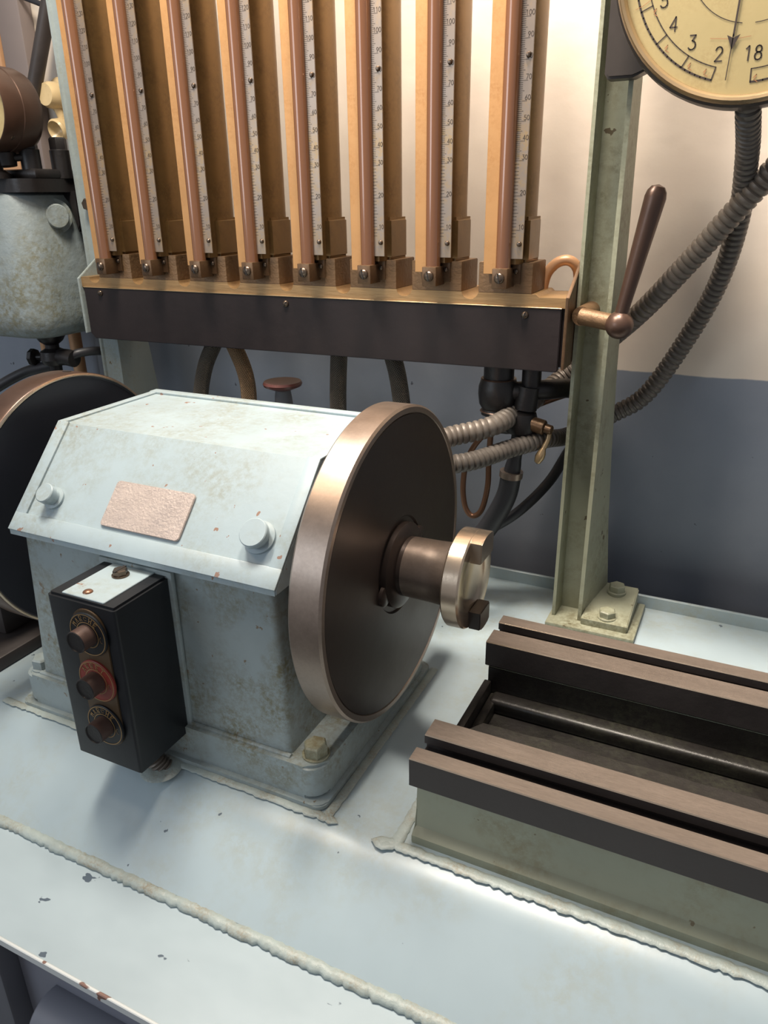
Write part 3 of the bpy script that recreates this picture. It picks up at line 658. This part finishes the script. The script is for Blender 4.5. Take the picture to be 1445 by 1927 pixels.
# ------------------------------------------------------------------ flexible hoses
def hose(name, pts, r, matn, label, cat='hose', corr=None, n=18, group=None):
    b = MB()
    if corr:
        P = resample(pts, corr/5.0); amp = r*.13
        def rad(d):
            ph = (d/corr) % 1.0; return r-amp+amp*2*min(1.0, 1.6*math.sin(PI*ph)) if True else r
        b.tube([p[:] for p in P], rad, n=n, sub=1)
    else: b.tube(pts, r, n=n, sub=8)
    return tag(b.done(name, matn), label, cat, group)
hose('flexible_conduit', [(-.052, 1.045, 1.640), (-.050, 1.05, 1.593), (-.046, 1.12, 1.544), (-.047, 1.18, 1.462), (-.063, 1.22, 1.379), (-.096, 1.235, 1.296), (-.144, 1.238, 1.208), (-.192, 1.232, 1.171), (-.250, 1.190, 1.141), (-.272, 1.12, 1.151), (-.311, 1.065, 1.147), (-.350, 1.00, 1.142), (-.40, .96, 1.14)], .0125, 'conduit_dark', 'corrugated steel conduit hanging down from the dial gauge and curving behind the post', 'conduit', .0088)
hose('flexible_conduit', [(.09, 1.09, 1.66), (.021, 1.12, 1.57), (-.019, 1.14, 1.519), (-.048, 1.15, 1.482), (-.099, 1.17, 1.415), (-.155, 1.20, 1.345), (-.211, 1.232, 1.287), (-.271, 1.235, 1.23), (-.298, 1.19, 1.205), (-.315, 1.12, 1.193), (-.328, 1.058, 1.187), (-.350, 1.035, 1.180), (-.385, 1.01, 1.173), (-.415, .97, 1.165)], .0138, 'conduit', 'corrugated steel conduit rising diagonally to the right edge in front of the wall', 'conduit', .0098)
for pts, lab in (([(-.930, 1.1, 1.00), (-.926, 1.1, 1.106), (-.918, 1.1, 1.168), (-.900, 1.1, 1.222), (-.876, 1.1, 1.262), (-.866, 1.1, 1.280)], 'leftmost braided hose entering the underside of the black manifold, bowed to the left'),
                 ([(-.818, 1.1, 1.00), (-.814, 1.1, 1.108), (-.809, 1.1, 1.179), (-.815, 1.1, 1.222), (-.832, 1.1, 1.262), (-.840, 1.1, 1.280)], 'tan braided hose under the manifold, directly left of the mushroom knob'),
                 ([(-.628, 1.1, 1.0), (-.625, 1.1, 1.102), (-.625, 1.1, 1.177), (-.622, 1.1, 1.232), (-.618, 1.1, 1.280)], 'straight dark braided hose under the manifold, right of the mushroom knob'),
                 ([(-.500, 1.1, 1.0), (-.502, 1.1, 1.126), (-.506, 1.1, 1.190), (-.514, 1.1, 1.240), (-.526, 1.1, 1.280)], 'rightmost braided hose under the manifold, partly behind the bright disc')):
    hose('braided_hose', pts, .0142, 'braid_tan' if 'tan' in lab else 'braid', lab, group='braided hoses under the manifold')
hose('rubber_hose', [(-.225, 1.235, 1.16), (-.254, 1.215, 1.105), (-.274, 1.18, 1.061), (-.308, 1.14, 1.020), (-.350, 1.13, .985), (-.40, 1.12, .955), (-.47, 1.10, .93)], .0085, 'rubber', 'thin black rubber hose sloping down behind the olive post')
hose('copper_tube', [(-.235, 1.19, 1.215), (-.261, 1.185, 1.207), (-.298, 1.175, 1.191), (-.347, 1.16, 1.165), (-.384, 1.15, 1.133), (-.407, 1.15, 1.093), (-.414, 1.15, 1.045), (-.409, 1.15, 1.005), (-.395, 1.15, .990), (-.379, 1.15, 1.005), (-.370, 1.15, 1.05), (-.370, 1.15, 1.10), (-.364, 1.14, 1.16), (-.355, 1.13, 1.19)], .0048, 'copper', 'thin copper tube hanging in a long loop beside the valve', 'tube', n=14)
hose('copper_tube', [(-.296, 1.135, 1.33), (-.292, 1.135, 1.385), (-.280, 1.137, 1.407), (-.263, 1.14, 1.414), (-.250, 1.145, 1.406), (-.2455, 1.15, 1.385), (-.2455, 1.152, 1.34)], .0075, 'copper_lit', 'short arched copper tube between the rightmost gauge column and the olive post', 'tube', n=18)

# valve under the manifold
va = thing('drain_valve', 'dark iron valve body with brass cock hanging under the right end of the manifold', 'valve', (-.345, 1.105, 1.2))
b = MB(); b.lathe([(.0230, 1.276), (.0230, 1.245), (.0265, 1.243), (.0300, 1.232), (.0305, 1.220), (.0285, 1.205), (.0240, 1.197), (.0250, 1.195), (.0250, 1.188), (.0180, 1.186), (.0170, 1.165), (.0140, 1.160)], (-.345, 1.105, 0), (0, 0, 1), 40); b.done('body', 'black', va)
for z in (1.2435, 1.1935):
    b = MB(); b.lathe([(.0262, z-.0012), (.0272, z), (.0262, z+.0012)], (-.345, 1.105, 0), (0, 0, 1), 40); b.done('bronze_ring', 'bronze_dark', va)
b = MB(); b.tube([(-.345, 1.105, 1.222), (-.310, 1.108, 1.226), (-.275, 1.125, 1.228), (-.245, 1.17, 1.222), (-.215, 1.20, 1.20)], .0150, n=24); b.done('outlet_pipe', 'black', va)
b = MB(); b.cyl((-.296, 1.112, 1.275), (-.296, 1.112, 1.222), .0145, n=24); b.done('stub', 'black', va)
b = MB(); b.lathe([(.012, 0), (.022, .006), (.026, .02), (.022, .036), (.012, .042)], (-.306, 1.105, 1.158), (0, 0, 1), 24); b.tube([(-.345, 1.105, 1.170), (-.325, 1.105, 1.170), (-.300, 1.105, 1.178)], .012, n=16); b.cyl((-.302, 1.106, 1.2), (-.298, 1.108, 1.235), .018, n=20); b.done('cock_body', 'black', va)
b = MB(); b.cyl((-.290, 1.100, 1.180), (-.268, 1.098, 1.176), .0115, n=20, ch=.001); b.cyl((-.268, 1.098, 1.176), (-.256, 1.096, 1.174), .007, n=16, ch=.001); b.done('union', 'bronze', va)
b = MB(); b.tube([(-.262, 1.106, 1.172), (-.262, 1.100, 1.158), (-.268, 1.094, 1.140)], .004, n=12); b.lathe([(.003, -.004), (.0065, .004), (.0075, .012), (.005, .021), (0, .024)], (-.267, 1.094, 1.142), (-.35, -.1, -1), 18, close=False); b.done('cock_handle', 'bezel', va)
b = MB(); b.tube([(-.306, 1.105, 1.165), (-.308, 1.105, 1.150), (-.312, 1.105, 1.125), (-.317, 1.105, 1.095)], lambda d: .0115+.0015*math.sin(d*120), n=18); b.done('hose_tail', 'rubber', va)
b = MB(); b.lathe([(.0125, 0), (.0185, .0), (.0185, .010), (.0125, .010)], (-.318, 1.105, 1.088), (.08, 0, 1), 28); b.done('hose_clip', 'steel', va)
hose('rubber_hose', [(-.3175, 1.105, 1.094), (-.322, 1.103, 1.060), (-.334, 1.10, 1.028), (-.355, 1.10, .989), (-.386, 1.10, .944), (-.40, 1.10, .90), (-.405, 1.10, .856)], .0165, 'rubber', 'thick black rubber hose curving down from the valve behind the claw coupling')

# mushroom knob
kn = thing('mushroom_knob', 'maroon mushroom-headed knob on a dark stem behind the headstock lid', 'knob', (-.735, 1.10, .85))
b = MB(); b.lathe([(.010, 1.190), (.022, 1.194), (.0330, 1.199), (.0345, 1.203), (.0325, 1.207), (.026, 1.206), (0, 1.2045)], (-.735, 1.10, 0), (0, 0, 1), 40, close=False); b.done('knob_head', 'maroon', kn)
b = MB(); b.lathe([(.022, .850), (.022, .87), (.019, .872), (.019, 1.160), (.0165, 1.162), (.0150, 1.180), (.0130, 1.192)], (-.735, 1.10, 0), (0, 0, 1), 28); b.done('stem', 'cabinet_dark', kn)

# ------------------------------------------------------------------ pump and things at the left
tk = thing('pump_tank', 'pale blue cast pump tank with rounded corners at the left edge', 'tank', (-1.34, 1.09, 1.27))
def loft(b, secs):
    rings = [[b.bm.verts.new((x, y, z)) for x, y in s] for z, s in secs]; n = len(rings[0]); fs = []
    for A, Bq in zip(rings, rings[1:]):
        for i in range(n): fs.append(b.bm.faces.new((A[i], A[(i+1) % n], Bq[(i+1) % n], Bq[i])))
    fs += [b.bm.faces.new(rings[0][::-1]), b.bm.faces.new(rings[-1])]; b._new(fs)
def tsec(i): return rrect(-1.52+i, -1.178-i, .985+i, 1.20-i, .055-min(i*.5, .03), 6)
b = MB(); loft(b, [(1.262, tsec(.035)), (1.265, tsec(.020)), (1.272, tsec(.009)), (1.286, tsec(.002)), (1.31, tsec(0)), (1.50, tsec(.004)), (1.513, tsec(.008)), (1.518, tsec(.016))]); b.done('casting', 'tank', tk)
b = MB(); b.lathe([(.030, 0), (.030, .008), (.021, .009), (.021, .020), (.019, .022)], (-1.192, 1.075, 1.478), (.9, -.42, 0), 32); b.done('side_plug', 'tank', tk)
b = MB(); loft(b, [(z, rrect(-1.50, -1.168, 1.00, 1.195, .03, 5)) for z in (1.518, 1.540)]); b.box(-1.30, -1.170, 1.03, 1.17, 1.539, 1.556, .006)
b.prism([(-1.19, 1.52), (-1.156, 1.52), (-1.156, 1.462), (-1.164, 1.450), (-1.172, 1.50), (-1.19, 1.512)], 1.10, 1.17, lambda p, q, t: Vector((p, t, q)), .002); b.done('top_casting', 'black', tk)
for x, y in ((-1.198, 1.05), (-1.180, 1.10)):
    b = MB(); b.cyl((x, y, 1.54), (x, y, 1.588), .017, n=24, ch=.001); b.hexa((x, y, 1.588), (0, 0, 1), .0155, .020, rot=.3); b.done('stud_nut', 'black', tk)
b = MB(); b.cyl((-1.235, 1.0, 1.54), (-1.235, 1.0, 1.585), .016, n=24); b.cyl((-1.235, 1.0, 1.570), (-1.20, 1.04, 1.575), .006, n=16); b.lathe([(.028, 0), (.028, .008), (.018, .014)], (-1.235, 1.0, 1.540), (0, 0, 1), 24); b.done('gauge_stem', 'black', tk)
pg = thing('pressure_gauge', 'dark bronze drum pressure gauge above the pump at the left edge', 'gauge', (-1.222, 1.02, 1.645))
gc2 = (-1.222, 0, 1.647)
def d2(b, prof, n=64): b.lathe([(r, -y) for r, y in prof], (gc2[0], 0, gc2[2]), (0, -1, 0), n, close=False)
b = MB(); d2(b, [(0, 1.068), (.055, 1.066), (.064, 1.058), (.067, 1.048), (.067, 1.018), (.0658, 1.017), (.0658, .981), (.065, .979), (.064, .979), (.0635, .982), (.0635, .990)]); b.done('casing', 'bronze_dark', pg)
b = MB(); d2(b, [(.0640, .988), (0, .988)]); b.done('dial_face', 'dial', pg)
b = MB(); d2(b, [(.0640, .984), (0, .984)]); b.done('dial_glass', 'glass', pg)
b = MB(); b.cyl((-1.226, 1.02, 1.580), (-1.224, 1.02, 1.560), .02, .017, n=24); b.done('neck', 'black', pg)
b = MB(); b.screw((-1.175, 1.0, 1.603), (.75, -.1, -.66), .0045, .002); b.done('casing_screw', ['screw', 'slot'], pg)

lvv = thing('pipe_valve', 'black valve with a star handwheel under the pump tank', 'valve', (-1.24, 1.06, 1.20))
b = MB(); b.lathe([(.030, 1.265), (.022, 1.252), (.013, 1.245), (.013, 1.238), (.024, 1.232), (.026, 1.216), (.020, 1.206), (.012, 1.204), (.012, 1.15)], (-1.24, 1.06, 0), (0, 0, 1), 28); b.tube([(-1.24, 1.06, 1.218), (-1.21, 1.06, 1.222), (-1.185, 1.06, 1.22)], .016, n=18); b.done('valve_body', 'black', lvv)
b = MB(); b.cyl((-1.262, 1.055, 1.219), (-1.285, 1.05, 1.218), .006, n=14); b.lathe([(.008, 0), (.017, .004), (.017, .012), (.008, .016)], (-1.278, 1.052, 1.218), (-1, -.2, 0), 8); b.done('handwheel', 'black', lvv)
hose('rubber_hose', [(-1.195, 1.06, 1.224), (-1.182, 1.07, 1.230), (-1.168, 1.10, 1.230), (-1.154, 1.145, 1.222)], .0085, 'rubber', 'black rubber hose running right from the pipe valve under the pump')
hose('rubber_hose', [(-1.245, 1.06, 1.204), (-1.275, 1.055, 1.197), (-1.32, 1.05, 1.185), (-1.37, 1.03, 1.160), (-1.43, 1.0, 1.12), (-1.52, .98, 1.05)], .0105, 'rubber', 'black rubber hose drooping to the left edge below the pump')
for i, (x, y, r, lab) in enumerate(((-1.46, 1.20, .011, 'thin orange-brown vertical pipe at the left edge below the pump'), (-1.385, 1.22, .014, 'thick tan vertical pipe directly behind the pipe valve'), (-1.330, 1.24, .009, 'slim tan vertical pipe just right of the thick one'))):
    b = MB(); b.cyl((x, y+.03, 0), (x, y+.03, 1.262), r, n=20); tag(b.done('vertical_pipe', 'copper_lit'), lab, 'pipe')
b = MB(); b.box(-1.30, -1.262, 1.225, 1.262, .85, 1.40, .003); tag(b.done('support_strut', 'cabinet_dark'), 'grey square strut standing behind the left pale post', 'strut')

# background at the upper left
b = MB(); b.box(-1.78, -1.475, 1.262, 1.299, 1.5, 2.5, .003); tag(b.done('wooden_board', 'tan'), 'tan wooden board against the wall in the top left corner', 'board')
b = MB(); b.box(-1.470, -1.405, 1.265, 1.299, 1.5, 2.5, .004); tag(b.done('wall_trunking', 'trunk'), 'grey brown vertical trunking on the wall at upper left', 'trunking')
b = MB(); b.cyl((-1.300, 1.25, 1.86), (-1.385, 1.24, 1.685), .0145, n=20); b.cyl((-1.300, 1.25, 1.86), (-1.25, 1.26, 1.96), .0145, n=20); tag(b.done('diagonal_stay', 'rail_dark'), 'dark diagonal stay rod between the pressure gauge and the pale post', 'rod')
b = MB(); b.cyl((-1.47, 1.27, 1.900), (-1.28, 1.27, 1.832), .005, n=12); tag(b.done('cable', 'rubber'), 'thin dark cable crossing the top left corner', 'cable')
lm = thing('wall_fitting', 'cream and brass round wall fitting between the pressure gauge and the pale post', 'fitting', (-1.36, 1.28, 1.68))
b = MB(); b.lathe([(.035, 1.299), (.035, 1.285), (.026, 1.278), (.024, 1.255), (.020, 1.245)][::-1] and [(.020, -1.245), (.024, -1.255), (.026, -1.278), (.035, -1.285), (.035, -1.299)], (-1.350, 0, 1.700), (0, -1, 0), 28); b.done('socket', 'cream_china', lm)
b = MB(); b.lathe([(.0, .0), (.014, .003), (.020, .014), (.022, .030), (.019, .034), (.012, .020), (0, .012)], (-1.345, 1.285, 1.645), (0, -.95, -.3), 28, close=False); b.cyl((-1.348, 1.27, 1.68), (-1.346, 1.28, 1.65), .008, n=14); b.done('bell', 'cream_china', lm)
